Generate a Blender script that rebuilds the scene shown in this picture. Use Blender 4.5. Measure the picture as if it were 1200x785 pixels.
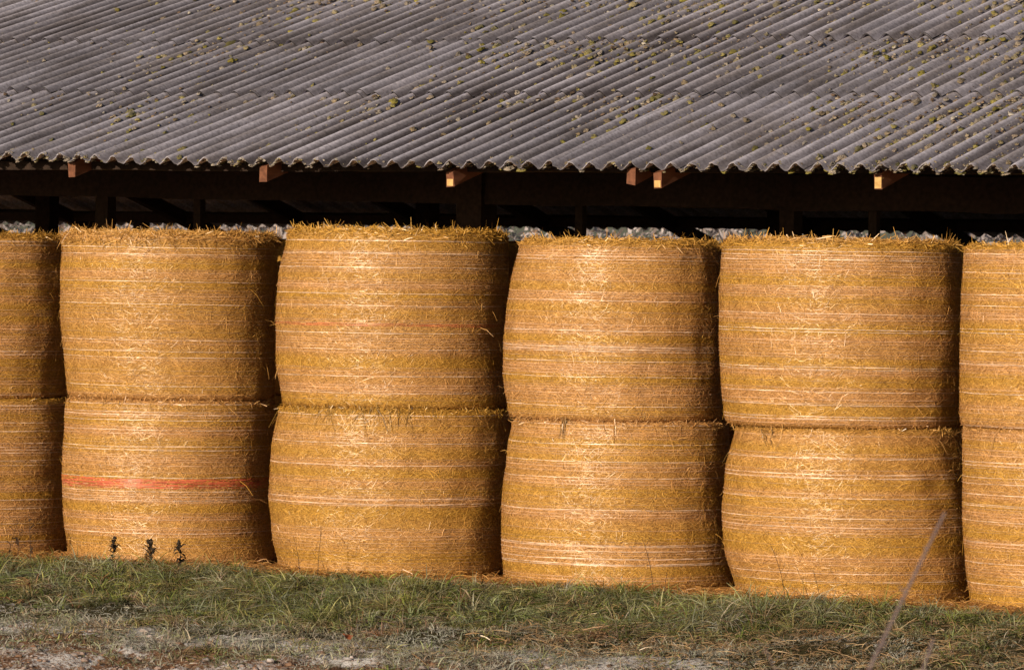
import bpy, math
import numpy as np
from mathutils import Vector, Matrix

for o in list(bpy.data.objects):
    bpy.data.objects.remove(o)
scene = bpy.context.scene
COL = scene.collection
RNG = np.random.default_rng(7)

# ------------------------------------------------------------------ camera
PHI = math.radians(33.0)          # the barn front is seen 33 degrees off square
DIST, EYE = 36.9, 2.16
cam_d = bpy.data.cameras.new('camera')
cam = bpy.data.objects.new('camera', cam_d)
COL.objects.link(cam)
cam_d.sensor_width = 36.0
cam_d.lens = 6274.0 / 1200.0 * 36.0
cam_d.clip_start = 0.5
cam_d.clip_end = 6000.0
CAMP = Vector((DIST * math.sin(PHI), -DIST * math.cos(PHI), EYE))
FWD = Vector((-math.sin(PHI), math.cos(PHI), 0))
RGT = Vector((math.cos(PHI), math.sin(PHI), 0))
pit = math.atan(82.5 / 6274.0)
f3 = FWD * math.cos(pit) - Vector((0, 0, 1)) * math.sin(pit)
u3 = Vector((0, 0, 1)) * math.cos(pit) + FWD * math.sin(pit)
roll = math.radians(0.9)          # hand-held: the right side dips a little
r2 = RGT * math.cos(roll) + u3 * math.sin(roll)
u2 = u3 * math.cos(roll) - RGT * math.sin(roll)
m = Matrix((r2, u2, -f3)).transposed().to_4x4()
m.translation = CAMP
cam.matrix_world = m
cam_d.dof.use_dof = True
cam_d.dof.focus_distance = 36.2
cam_d.dof.aperture_fstop = 8.0
scene.camera = cam

# ------------------------------------------------------------------ sky and sun
SUN_EL = math.radians(15.0)
SUN_AZ = math.radians(1.0)        # off the barn's front normal
sdir = Vector((math.sin(SUN_AZ) * math.cos(SUN_EL), -math.cos(SUN_AZ) * math.cos(SUN_EL), math.sin(SUN_EL)))
world = bpy.data.worlds.new('World')
scene.world = world
world.use_nodes = True
wn = world.node_tree
bgn = wn.nodes['Background']
sky = wn.nodes.new('ShaderNodeTexSky')
sky.sky_type = 'NISHITA'
sky.sun_disc = False
sky.sun_elevation = SUN_EL
sky.sun_rotation = math.atan2(sdir.x, sdir.y)
sky.air_density = 1.0
sky.dust_density = 1.5
wn.links.new(sky.outputs[0], bgn.inputs[0])
bgn.inputs[1].default_value = 0.055
sl = bpy.data.lights.new('sun', 'SUN')
sl.energy = 5.0
sl.angle = math.radians(0.5)
sl.color = (1.0, 0.80, 0.56)
so = bpy.data.objects.new('sun', sl)
COL.objects.link(so)
so.rotation_euler = (-sdir).to_track_quat('-Z', 'Y').to_euler()
so.location = (0, -20, 20)
scene.view_settings.view_transform = 'Standard'
scene.view_settings.look = 'None'
scene.view_settings.exposure = 0.12
scene.view_settings.gamma = 1.0
scene.view_settings.use_curve_mapping = False

# ------------------------------------------------------------------ helpers
def mesh_np(name, verts, faces, mat=None, col=None, smooth=False):
    """verts (N,3), faces (M,3|4) int; col (N,3) per-vertex colour."""
    verts = np.ascontiguousarray(verts, np.float32)
    faces = np.ascontiguousarray(faces, np.int32)
    me = bpy.data.meshes.new(name)
    n, (mf, k) = len(verts), faces.shape
    me.vertices.add(n)
    me.vertices.foreach_set('co', verts.ravel())
    me.loops.add(mf * k)
    me.loops.foreach_set('vertex_index', faces.ravel())
    me.polygons.add(mf)
    me.polygons.foreach_set('loop_start', np.arange(0, mf * k, k, dtype=np.int32))
    me.polygons.foreach_set('use_smooth', np.full(mf, bool(smooth)))
    me.update(calc_edges=True)
    if col is not None:
        a = me.color_attributes.new('Col', 'FLOAT_COLOR', 'POINT')
        c4 = np.ones((n, 4), np.float32)
        c4[:, :3] = col
        a.data.foreach_set('color', c4.ravel())
    if mat:
        me.materials.append(mat)
    return me

def link(name, data, parent=None, loc=None):
    o = bpy.data.objects.new(name, data)
    COL.objects.link(o)
    if parent:
        o.parent = parent
    if loc is not None:
        o.location = loc
    return o

def tag(o, label=None, cat=None, group=None, kind=None):
    if label: o['label'] = label
    if cat: o['category'] = cat
    if group: o['group'] = group
    if kind: o['kind'] = kind
    return o

def nrm(v):
    return v / np.maximum(np.linalg.norm(v, axis=-1, keepdims=True), 1e-9)

def grid_faces(nu, nv, wrap=False):
    """faces for verts laid out [iu*nv+iv]"""
    iu = np.arange(nu if wrap else nu - 1)
    iv = np.arange(nv - 1)
    a, b = np.meshgrid(iu, iv, indexing='ij')
    a2 = (a + 1) % nu
    return np.stack([a * nv + b, a2 * nv + b, a2 * nv + b + 1, a * nv + b + 1], -1).reshape(-1, 4)

def ribbons(pts, wid):
    """pts (N,S,3) centre lines, wid (N,S,3) half-width vectors -> verts, quads"""
    N, S, _ = pts.shape
    v = np.stack([pts - wid, pts + wid], 2).reshape(N, S * 2, 3)
    base = (np.arange(N) * S * 2)[:, None]
    q = np.array([[2 * s, 2 * s + 1, 2 * s + 3, 2 * s + 2] for s in range(S - 1)])
    f = (base[:, :, None] + q[None]).reshape(-1, 4)
    return v.reshape(-1, 3), f

def box_v(x0, x1, y0, y1, z0, z1):
    v = np.array([[x, y, z] for x in (x0, x1) for y in (y0, y1) for z in (z0, z1)], float)
    f = np.array([[0, 1, 3, 2], [4, 6, 7, 5], [0, 4, 5, 1], [2, 3, 7, 6], [0, 2, 6, 4], [1, 5, 7, 3]])
    return v, f

def beam_between(p, q, w, h, rng=None):
    """a sawn timber from p to q, w wide (horizontal), h high, slightly uneven"""
    p, q = np.array(p, float), np.array(q, float)
    d = q - p
    L = np.linalg.norm(d)
    d = d / L
    up = np.array([0, 0, 1.0])
    if abs(d[2]) > .9: up = np.array([0, 1.0, 0])
    s = np.cross(d, up); s /= np.linalg.norm(s)
    u = np.cross(s, d)
    n = max(2, int(L / .5) + 1)
    vs = []
    for i in range(n):
        c = p + d * L * i / (n - 1)
        j = (rng.normal(0, .004, (4, 2)) if rng is not None else np.zeros((4, 2)))
        for k, (a, b) in enumerate(((-1, -1), (1, -1), (1, 1), (-1, 1))):
            vs.append(c + s * (a * w / 2 + j[k, 0]) + u * (b * h / 2 + j[k, 1]))
    fs = []
    for i in range(n - 1):
        for k in range(4):
            fs.append([i * 4 + k, i * 4 + (k + 1) % 4, i * 4 + 4 + (k + 1) % 4, i * 4 + 4 + k])
    fs.append([3, 2, 1, 0]); e = (n - 1) * 4; fs.append([e, e + 1, e + 2, e + 3])
    return np.array(vs), np.array(fs)

def merge(parts):
    vs, fs, cs, o = [], [], [], 0
    for p in parts:
        vs.append(p[0]); fs.append(np.asarray(p[1]) + o); o += len(p[0])
        if len(p) > 2: cs.append(p[2])
    return np.concatenate(vs), np.concatenate(fs), (np.concatenate(cs) if cs else None)

def vnoise(seed, n=10, fmin=.5, fmax=4):
    """smooth 2-D noise as a sum of random waves"""
    r = np.random.default_rng(seed)
    k = r.uniform(fmin, fmax, n); a = r.uniform(0, 2 * np.pi, n); p = r.uniform(0, 2 * np.pi, n)
    def f(x, y):
        s = 0
        for i in range(n):
            s = s + np.sin(k[i] * (x * math.cos(a[i]) + y * math.sin(a[i])) + p[i])
        return s / math.sqrt(n)
    return f

# ------------------------------------------------------------------ materials
def new_mat(name):
    mt = bpy.data.materials.new(name)
    mt.use_nodes = True
    nt = mt.node_tree
    b = nt.nodes['Principled BSDF']
    return mt, nt, b

def N(nt, typ, **kw):
    n = nt.nodes.new(typ)
    for k, v in kw.items():
        if isinstance(k, str) and hasattr(n, k): setattr(n, k, v)
    return n

def ramp(nt, pts):
    n = nt.nodes.new('ShaderNodeValToRGB')
    e = n.color_ramp.elements
    while len(e) < len(pts): e.new(.5)
    for i, (p, c) in enumerate(pts):
        e[i].position = p
        e[i].color = (*c, 1) if len(c) == 3 else c
    return n

def attr_mat(name, rough=.5, spec=.5, noise_scale=0., noise_amt=.3, bump=0., sheen=0., coord='Object'):
    """colour from the mesh's own per-vertex colour, mottled by noise"""
    mt, nt, b = new_mat(name)
    at = nt.nodes.new('ShaderNodeAttribute'); at.attribute_name = 'Col'
    b.inputs['Roughness'].default_value = rough
    b.inputs['Specular IOR Level'].default_value = spec
    if noise_scale:
        tc = nt.nodes.new('ShaderNodeTexCoord')
        nz = nt.nodes.new('ShaderNodeTexNoise'); nz.inputs['Scale'].default_value = noise_scale
        nz.inputs['Detail'].default_value = 6; nz.inputs['Roughness'].default_value = .65
        nt.links.new(tc.outputs[coord], nz.inputs['Vector'])
        r = ramp(nt, [(.25, (1 - noise_amt,) * 3), (.75, (1 + noise_amt,) * 3)])
        nt.links.new(nz.outputs['Fac'], r.inputs[0])
        mx = nt.nodes.new('ShaderNodeMix'); mx.data_type = 'RGBA'; mx.blend_type = 'MULTIPLY'
        mx.inputs[0].default_value = 1
        nt.links.new(at.outputs['Color'], mx.inputs[6]); nt.links.new(r.outputs[0], mx.inputs[7])
        nt.links.new(mx.outputs[2], b.inputs['Base Color'])
        if bump:
            bp = nt.nodes.new('ShaderNodeBump'); bp.inputs['Strength'].default_value = bump
            bp.inputs['Distance'].default_value = .02
            nt.links.new(nz.outputs['Fac'], bp.inputs['Height'])
            nt.links.new(bp.outputs[0], b.inputs['Normal'])
    else:
        nt.links.new(at.outputs['Color'], b.inputs['Base Color'])
    return mt

M = {}
M['straw'] = attr_mat('straw', rough=.36, spec=.6)
M['net'] = attr_mat('net', rough=.35, spec=.5)
M['grass'] = attr_mat('grass', rough=.55, spec=.3)
M['moss'] = attr_mat('moss', rough=.95, spec=.1, noise_scale=110, noise_amt=.6, bump=1.0)
M['weed'] = attr_mat('weed', rough=.8, spec=.2)
M['soil'] = attr_mat('soil', rough=.95, spec=.1, noise_scale=25, noise_amt=.4, bump=.6)

mt, nt, b = new_mat('ground_soil')
at = nt.nodes.new('ShaderNodeAttribute'); at.attribute_name = 'Col'
af = nt.nodes.new('ShaderNodeAttribute'); af.attribute_name = 'Frost'
tc = nt.nodes.new('ShaderNodeTexCoord')
na_ = nt.nodes.new('ShaderNodeTexNoise'); na_.inputs['Scale'].default_value = 22; na_.inputs['Detail'].default_value = 8; na_.inputs['Roughness'].default_value = .72
nb_ = nt.nodes.new('ShaderNodeTexNoise'); nb_.inputs['Scale'].default_value = 55; nb_.inputs['Detail'].default_value = 6; nb_.inputs['Roughness'].default_value = .7
nt.links.new(tc.outputs['Object'], na_.inputs['Vector']); nt.links.new(tc.outputs['Object'], nb_.inputs['Vector'])
rr_ = ramp(nt, [(.3, (.45, .42, .4)), (.7, (1.5, 1.45, 1.4))]); nt.links.new(nb_.outputs['Fac'], rr_.inputs[0])
mx = nt.nodes.new('ShaderNodeMix'); mx.data_type = 'RGBA'; mx.blend_type = 'MULTIPLY'; mx.inputs[0].default_value = 1
nt.links.new(at.outputs['Color'], mx.inputs[6]); nt.links.new(rr_.outputs[0], mx.inputs[7])
ad = nt.nodes.new('ShaderNodeMath'); ad.operation = 'MULTIPLY_ADD'; ad.inputs[1].default_value = .55
nt.links.new(af.outputs['Fac'], ad.inputs[0]); nt.links.new(na_.outputs['Fac'], ad.inputs[2])
mrg = nt.nodes.new('ShaderNodeMapRange'); mrg.inputs[1].default_value = .735; mrg.inputs[2].default_value = .85
nt.links.new(ad.outputs[0], mrg.inputs[0])
m2 = nt.nodes.new('ShaderNodeMix'); m2.data_type = 'RGBA'; m2.inputs[7].default_value = (.62, .62, .66, 1)
nt.links.new(mrg.outputs[0], m2.inputs[0]); nt.links.new(mx.outputs[2], m2.inputs[6])
nt.links.new(m2.outputs[2], b.inputs['Base Color'])
b.inputs['Roughness'].default_value = .95; b.inputs['Specular IOR Level'].default_value = .1
bp = nt.nodes.new('ShaderNodeBump'); bp.inputs['Strength'].default_value = 1.0; bp.inputs['Distance'].default_value = .03
nt.links.new(na_.outputs['Fac'], bp.inputs['Height']); nt.links.new(bp.outputs[0], b.inputs['Normal'])
M['ground'] = mt

# compressed straw of the bale body: fine fibres in colour and relief
mt, nt, b = new_mat('bale_body')
at = nt.nodes.new('ShaderNodeAttribute'); at.attribute_name = 'Col'
tc = nt.nodes.new('ShaderNodeTexCoord')
mp = nt.nodes.new('ShaderNodeMapping'); mp.inputs['Scale'].default_value = (60, 60, 150)
nt.links.new(tc.outputs['Object'], mp.inputs[0])
nz = nt.nodes.new('ShaderNodeTexNoise'); nz.inputs['Scale'].default_value = 1.0
nz.inputs['Detail'].default_value = 5; nz.inputs['Roughness'].default_value = .7
nt.links.new(mp.outputs[0], nz.inputs['Vector'])
r = ramp(nt, [(.3, (.35, .3, .25)), (.52, (.9, .88, .85)), (.75, (1.35, 1.4, 1.5))])
nt.links.new(nz.outputs['Fac'], r.inputs[0])
mx = nt.nodes.new('ShaderNodeMix'); mx.data_type = 'RGBA'; mx.blend_type = 'MULTIPLY'; mx.inputs[0].default_value = 1
nt.links.new(at.outputs['Color'], mx.inputs[6]); nt.links.new(r.outputs[0], mx.inputs[7])
nt.links.new(mx.outputs[2], b.inputs['Base Color'])
b.inputs['Roughness'].default_value = .5
b.inputs['Specular IOR Level'].default_value = .4
bp = nt.nodes.new('ShaderNodeBump'); bp.inputs['Strength'].default_value = .8; bp.inputs['Distance'].default_value = .012
nt.links.new(nz.outputs['Fac'], bp.inputs['Height']); nt.links.new(bp.outputs[0], b.inputs['Normal'])
M['body'] = mt

# weathered fibre cement
mt, nt, b = new_mat('fibre_cement')
tc = nt.nodes.new('ShaderNodeTexCoord')
n1 = nt.nodes.new('ShaderNodeTexNoise'); n1.inputs['Scale'].default_value = 1.3; n1.inputs['Detail'].default_value = 8
n2 = nt.nodes.new('ShaderNodeTexNoise'); n2.inputs['Scale'].default_value = 38; n2.inputs['Detail'].default_value = 6; n2.inputs['Roughness'].default_value = .7
mp = nt.nodes.new('ShaderNodeMapping'); mp.inputs['Scale'].default_value = (14, 1.2, 1.2)
n3 = nt.nodes.new('ShaderNodeTexNoise'); n3.inputs['Scale'].default_value = 1.0; n3.inputs['Detail'].default_value = 5
nt.links.new(tc.outputs['Object'], n1.inputs['Vector']); nt.links.new(tc.outputs['Object'], n2.inputs['Vector'])
nt.links.new(tc.outputs['Object'], mp.inputs[0]); nt.links.new(mp.outputs[0], n3.inputs['Vector'])
r1 = ramp(nt, [(.3, (.235, .236, .288)), (.7, (.345, .345, .415))])
r2_ = ramp(nt, [(.3, (.5, .48, .47)), (.5, (.95, .95, .95)), (.72, (1.35, 1.33, 1.3))])
r3 = ramp(nt, [(.35, (.66, .62, .58)), (.6, (1.08, 1.08, 1.1))])
nt.links.new(n1.outputs['Fac'], r1.inputs[0]); nt.links.new(n2.outputs['Fac'], r2_.inputs[0]); nt.links.new(n3.outputs['Fac'], r3.inputs[0])
ma = nt.nodes.new('ShaderNodeMix'); ma.data_type = 'RGBA'; ma.blend_type = 'MULTIPLY'; ma.inputs[0].default_value = 1
mb = nt.nodes.new('ShaderNodeMix'); mb.data_type = 'RGBA'; mb.blend_type = 'MULTIPLY'; mb.inputs[0].default_value = 1
nt.links.new(r1.outputs[0], ma.inputs[6]); nt.links.new(r2_.outputs[0], ma.inputs[7])
nt.links.new(ma.outputs[2], mb.inputs[6]); nt.links.new(r3.outputs[0], mb.inputs[7])
oi = nt.nodes.new('ShaderNodeObjectInfo')
mr = nt.nodes.new('ShaderNodeMapRange'); mr.inputs[3].default_value = .86; mr.inputs[4].default_value = 1.12
nt.links.new(oi.outputs['Random'], mr.inputs[0])
mc = nt.nodes.new('ShaderNodeMix'); mc.data_type = 'RGBA'; mc.blend_type = 'MULTIPLY'; mc.inputs[0].default_value = 1
nt.links.new(mb.outputs[2], mc.inputs[6]); nt.links.new(mr.outputs[0], mc.inputs[7])
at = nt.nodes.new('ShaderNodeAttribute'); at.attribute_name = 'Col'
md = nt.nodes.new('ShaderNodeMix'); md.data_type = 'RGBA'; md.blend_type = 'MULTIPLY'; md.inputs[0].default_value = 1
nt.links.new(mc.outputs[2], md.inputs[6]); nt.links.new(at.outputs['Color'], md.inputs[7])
nt.links.new(md.outputs[2], b.inputs['Base Color'])
b.inputs['Roughness'].default_value = .85; b.inputs['Specular IOR Level'].default_value = .25
bp = nt.nodes.new('ShaderNodeBump'); bp.inputs['Strength'].default_value = .5; bp.inputs['Distance'].default_value = .006
nt.links.new(n2.outputs['Fac'], bp.inputs['Height']); nt.links.new(bp.outputs[0], b.inputs['Normal'])
M['sheet'] = mt

def wood(name, c0, c1):
    mt, nt, b = new_mat(name)
    tc = nt.nodes.new('ShaderNodeTexCoord')
    mp = nt.nodes.new('ShaderNodeMapping'); mp.inputs['Scale'].default_value = (30, 3, 30)
    nz = nt.nodes.new('ShaderNodeTexNoise'); nz.inputs['Scale'].default_value = 1; nz.inputs['Detail'].default_value = 6
    nt.links.new(tc.outputs['Object'], mp.inputs[0]); nt.links.new(mp.outputs[0], nz.inputs['Vector'])
    r = ramp(nt, [(.3, c0), (.7, c1)])
    nt.links.new(nz.outputs['Fac'], r.inputs[0]); nt.links.new(r.outputs[0], b.inputs['Base Color'])
    b.inputs['Roughness'].default_value = .8; b.inputs['Specular IOR Level'].default_value = .2
    bp = nt.nodes.new('ShaderNodeBump'); bp.inputs['Strength'].default_value = .4; bp.inputs['Distance'].default_value = .004
    nt.links.new(nz.outputs['Fac'], bp.inputs['Height']); nt.links.new(bp.outputs[0], b.inputs['Normal'])
    return mt
M['old_wood'] = wood('old_wood', (.016, .010, .008), (.036, .022, .017))
M['rafter_wood'] = wood('rafter_wood', (.10, .042, .026), (.20, .085, .05))
M['cut_wood'] = wood('cut_wood', (.42, .26, .10), (.62, .44, .20))

# ------------------------------------------------------------------ ground
gn1, gn2, gn3 = vnoise(1, 10, .6, 2.5), vnoise(2, 14, 4, 11), vnoise(3, 18, 18, 45)
PY = [-3000, -60, -31, -12, -7.5, -5.4, -3.6, -2.4, -1.25, -.6, 40, 3000]
PZ = [0.4, .55, .6, -.35, -.62, -.55, -.37, -.20, -.015, 0, 0, 0]
def ground_z(x, y):
    z = np.interp(y, PY, PZ)
    near = np.clip((-.9 - y) / .8, 0, 1) * np.clip((y + 30) / 15, 0, 1)
    soil = np.clip((-2.9 - y) / .5, 0, 1) * near
    lush = near * np.clip((y + 3.1) / .5, 0, 1)
    return z + near * (.018 * gn1(x, y) + .012 * gn2(x, y)) + lush * .02 * gn2(x * 1.1 + 3, y * 1.1) + .016 * soil * gn3(x, y)
def zone_frost(x, y):
    """how much hoar frost lies on the ground"""
    w = -y - .8
    ed = np.exp(-((w - 2.25 - .12 * gn1(x * 1.3, y * .6)) / .18) ** 2) * .55
    return np.clip(np.interp(w, [0, 1.5, 2.1, 3, 6], [.0, .05, .3, .4, .5]) + .22 * gn2(x * .9, y * 1.6) * (w > 1.2) + ed, 0, 1)

def axis(fine0, fine1, step, far):
    a = list(np.arange(fine0, fine1 + 1e-6, step))
    s, lo, hi = step, [], []
    x = fine0
    while x > -far: s *= 1.35; x -= s; lo.append(x)
    s, x = step, fine1
    while x < far: s *= 1.35; x += s; hi.append(x)
    return np.array(lo[::-1] + a + hi)
gx, gy = axis(-9, 7, .055, 2500), axis(-7.5, -.7, .045, 2500)
X, Y = np.meshgrid(gx, gy, indexing='ij')
V = np.stack([X, Y, ground_z(X, Y)], -1).reshape(-1, 3)
w = -V[:, 1] - .8
fr = zone_frost(V[:, 0], V[:, 1])
soilc = np.array([.21, .125, .082]); turf = np.array([.045, .042, .02]); litter = np.array([.30, .15, .05])
bs = np.clip((w - 2.2) / .5, 0, 1)[:, None]
base = turf * (1 - bs) + soilc * bs
lt = np.clip((.25 - w) / .2, 0, 1)[:, None] * (np.abs(V[:, 1]) < 14)[:, None]
base = base * (1 - lt) + litter * lt
gme = mesh_np('ground', V, grid_faces(len(gx), len(gy)), M['ground'], base, True)
fa = gme.attributes.new('Frost', 'FLOAT', 'POINT')
fa.data.foreach_set('value', np.ascontiguousarray(np.where(w > 1.2, np.clip(fr, 0, 1), 0), np.float32))
g = link('ground', gme)
g['kind'] = 'structure'

# ------------------------------------------------------------------ barn
TH = math.radians(16.1)
CT, ST = math.cos(TH), math.sin(TH)
EY, EZ = -1.0, 2.80            # near eave line
PITCH, AMP = .1575, .027       # corrugations
SW = PITCH * 6                 # a sheet covers six waves
RIDGE_S = 6.55
RY, RZ = EY + RIDGE_S * CT, EZ + RIDGE_S * ST
FAR_S = 7.85
BX0 = -SW * 17
rsag = vnoise(11, 5, .25, .9)
def roof_lift(x, s):
    return .012 * rsag(x, s) + .05 * np.clip((-1.6 - x - s * .62) / 2.6, 0, 1.3) ** 1.5

barn = link('open_barn', None)
tag(barn, 'long open timber hay barn under a grey mossy corrugated fibre cement roof', 'barn')
# ridge cap carries the name of the roof; the sheets are its pieces
def slope_pt(x, s, h, far=False):
    """x along the barn, s up the slope from the eave, h above the sheet plane"""
    if not far:
        return np.stack([x, EY + s * CT - h * ST, EZ + s * ST + h * CT], -1)
    s2 = FAR_S - s                      # measured down from the ridge
    return np.stack([x, RY + s2 * CT + h * ST, RZ - s2 * ST + h * CT], -1)
capx = np.linspace(BX0, BX0 + SW * 26, 60)
v = []
for dy, dz in ((-.22, -.022), (-.1, .04), (0, .085), (.1, .04), (.22, -.022)):
    v.append(np.stack([capx, np.full(60, RY + dy), np.full(60, RZ + .035 + dz)], -1))
roof = link('roof', mesh_np('roof', np.stack(v, 1).reshape(-1, 3), grid_faces(60, 5), M['sheet'], np.full((300, 3), .8), True), barn)
tag(roof, 'grey weathered corrugated roof with moss and lichen')

rows = [(-.02, 1.92), (1.90, 3.56), (3.54, 5.2), (5.18, 6.5)]
def build_sheet(c, ri, far, rng):
    s0, s1 = rows[ri] if not far else [(0, 2.0), (1.98, 3.9), (3.88, 5.8), (5.78, 7.78)][ri]
    if ri < 3: s1 = s1 + .13
    x0 = BX0 + c * SW
    nu, nv = 6 * 10 + 4, 8
    xs = np.linspace(0, SW + PITCH * .36, nu)
    ss = np.linspace(s0 + (rng.normal(0, .012)), s1, nv)
    tilt, dx = rng.normal(0, .003), rng.normal(0, .005)
    up0 = .002 + .0115 * (1 if ri == 0 else 1)
    A, B = np.meshgrid(xs, ss, indexing='ij')
    t = (B - s0) / (s1 - s0)
    wave = AMP * np.cos(2 * np.pi * A / PITCH)
    chip = np.zeros_like(A)
    xw = x0 + A + dx + tilt * (B - s0)
    if ri == 0 and not far:            # the eave edge is nibbled by weather
        e = (rng.normal(0, .008, nu) - .02 * (rng.random(nu) < .05))
        B = B - np.where(np.arange(nv)[None, :] == 0, e[:, None], 0)
    h = wave + (1 - t) * .022 + roof_lift(xw, B) + rng.normal(0, .002) + .004 * (A / SW)
    th = .0075
    top = slope_pt(xw, B, h + th, far).reshape(-1, 3); bot = slope_pt(xw, B, h, far).reshape(-1, 3)
    n = nu * nv
    f = grid_faces(nu, nv)
    I = np.arange(n).reshape(nu, nv)
    vs, fs, o = [top, bot], [f, f[:, ::-1] + n], 2 * n
    for idx, flip in ((I[:, 0], 1), (I[:, -1], 0), (I[0, :], 0), (I[-1, :], 1)):   # edges with verts of their own
        k = len(idx)
        vs += [top[idx], bot[idx]]
        a = np.arange(k - 1) + o
        q = np.stack([a + 1, a, a + k, a + 1 + k], -1)
        fs.append(q[:, ::-1] if flip else q); o += 2 * k
    # trough grime plus flank shade painted in; crests brightened for contrast
    cw = .5 + .5 * np.cos(2 * np.pi * (A / PITCH + .13))      # painted shade, with algae, keeps to the +x flank
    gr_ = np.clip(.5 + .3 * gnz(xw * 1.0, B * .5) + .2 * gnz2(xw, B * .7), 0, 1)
    grime_shade = np.clip(1.22 - cw * 1.35, 0, 1) * (.6 + .4 * gr_)
    c = (1 - grime_shade)[..., None] * np.array([1.52, 1.52, 1.56]) + grime_shade[..., None] * np.array([.21, .185, .185])
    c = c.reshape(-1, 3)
    ed = .75 if ri == 0 else .14  # shadow gaps painted onto the lap edges as darker colour
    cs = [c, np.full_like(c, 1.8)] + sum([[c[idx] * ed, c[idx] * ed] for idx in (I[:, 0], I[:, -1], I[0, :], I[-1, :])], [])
    return np.concatenate(vs), np.concatenate(fs), np.concatenate(cs)
gnz, gnz2 = vnoise(51, 10, .6, 2.5), vnoise(52, 14, 4, 14)
srng = np.random.default_rng(21)
for far in (False, True):
    for c in range(26):
        for ri in range(4):
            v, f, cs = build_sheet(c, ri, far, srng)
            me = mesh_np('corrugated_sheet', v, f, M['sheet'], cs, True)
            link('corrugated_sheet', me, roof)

# moss cushions and lichen crusts on the near slope
def blob_template(nu, nv, flat):
    v, f = [], []
    for j in range(nv):
        a = (j + .15) / nv * math.pi / 2
        for i in range(nu):
            t = 2 * math.pi * i / nu
            v.append((math.cos(a) * math.cos(t), math.cos(a) * math.sin(t), math.sin(a) * flat))
    v.append((0, 0, flat))
    for j in range(nv - 1):
        for i in range(nu):
            i2 = (i + 1) % nu
            f += [(j * nu + i, j * nu + i2, (j + 1) * nu + i2), (j * nu + i, (j + 1) * nu + i2, (j + 1) * nu + i)]
    for i in range(nu):
        f.append(((nv - 1) * nu + i, (nv - 1) * nu + (i + 1) % nu, nv * nu))
    return np.array(v), np.array(f)
mr_ = np.random.default_rng(5)
mnz = vnoise(31, 12, .8, 3.5); mnz2 = vnoise(32, 12, 3, 9)
def moss(n, size0, size1, flat, tmpl, palette, valley, dens_pow, frost):
    T, F = tmpl
    x = mr_.uniform(-9.5, 5.6, n * 9); s = mr_.uniform(0, 6.3, n * 9)
    # image-wise the cushions thicken towards the barn's +x end
    xe = x + s * .62
    d = np.interp(xe, [-5, -2.5, 0, 2, 5], [.24, .38, .55, 1.0, 1.4]) * np.clip(.62 + .32 * mnz(x, s * .35) + .25 * mnz2(x, s * .5), 0.05, 1.6) ** dens_pow
    keep = np.nonzero(mr_.random(n * 9) < d * .4)[0][:n]
    x, s = x[keep], s[keep]
    k = np.round(x / PITCH) * PITCH
    ph = mr_.normal(valley * PITCH, .020, len(x))       # towards the valley
    x = k + ph
    size = mr_.uniform(size0, size1, len(x)) * mr_.uniform(.6, 1.12, len(x))
    h = AMP * np.cos(2 * np.pi * ((x - BX0) % SW) / PITCH) + roof_lift(x, s) + .010
    a = mr_.uniform(0, 6.28, len(x))
    n_ = len(x)
    jit = 1 + mr_.normal(0, .19, (n_, len(T)))
    P = T[None] * jit[..., None] * size[:, None, None]
    asp = mr_.uniform(1.0, 2.6, n_)[:, None]
    px, py, pz = P[..., 0], P[..., 1] * asp, P[..., 2]
    ca, sa = np.cos(a * .15)[:, None], np.sin(a * .15)[:, None]
    px, py = px * ca - py * sa, px * sa + py * ca
    X = x[:, None] + px; S = s[:, None] + py
    W = h[:, None] + pz - .004
    v = slope_pt(X, S, W)
    pal = np.array(palette)
    c = pal[mr_.integers(0, len(pal), n_)] * mr_.uniform(.95, 1.8, n_)[:, None]
    fz = np.clip((T[:, 2] / max(flat, 1e-3)), 0, 1)[None, :] * (mr_.uniform(0, 1, n_) * frost)[:, None]
    cc = c[:, None, :] * (1 - fz[..., None]) + np.array([.34, .33, .335]) * fz[..., None]
    f = (np.arange(n_) * len(T))[:, None, None] + F[None]
    return v.reshape(-1, 3), f.reshape(-1, 3), cc.reshape(-1, 3)
green = [(.17, .15, .035), (.22, .19, .05), (.12, .11, .03), (.24, .205, .12), (.25, .205, .16), (.19, .15, .10), (.24, .21, .18)]
grey = [(.34, .32, .29), (.26, .23, .20), (.38, .34, .30), (.20, .16, .13), (.30, .25, .18)]
brown = [(.10, .07, .05), (.16, .11, .08), (.22, .16, .11)]
parts = [moss(8000, .020, .035, .62, blob_template(12, 4, .62), green, .37, 1.3, .42),
         moss(8000, .013, .026, .6, blob_template(8, 3, .6), green + grey, .36, .9, .7),
         moss(20000, .008, .017, .5, blob_template(6, 2, .5), grey + brown, .34, .6, .5),
         moss(14000, .008, .02, .45, blob_template(6, 2, .45), brown, .30, .5, .1),
         moss(2500, .006, .012, .3, blob_template(6, 2, .3), grey, .1, .8, .6)]
# a crust of lichen along the eave edge
v, f, cc = merge(parts)
tag(link('moss', mesh_np('moss', v, f, M['moss'], cc, True), roof), kind='stuff')
ne = 1500
x = mr_.uniform(-6, 6, ne); T, F = blob_template(6, 2, .8)
s = mr_.exponential(.025, ne) - .015
h = AMP * np.cos(2 * np.pi * ((x - BX0) % SW) / PITCH) + roof_lift(x, s) + .022
sz = mr_.uniform(.006, .016, ne)
P = T[None] * (1 + mr_.normal(0, .25, (ne, len(T))))[..., None] * sz[:, None, None]
v = slope_pt(x[:, None] + P[..., 0], s[:, None] + P[..., 1], h[:, None] + P[..., 2] - .003)
cc = np.array(grey + [(.30, .26, .12)])[mr_.integers(0, 6, ne)][:, None, :] * mr_.uniform(.7, 1.3, (ne, 1, 1)) * np.ones((1, len(T), 1))
f = (np.arange(ne) * len(T))[:, None, None] + F[None]
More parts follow.
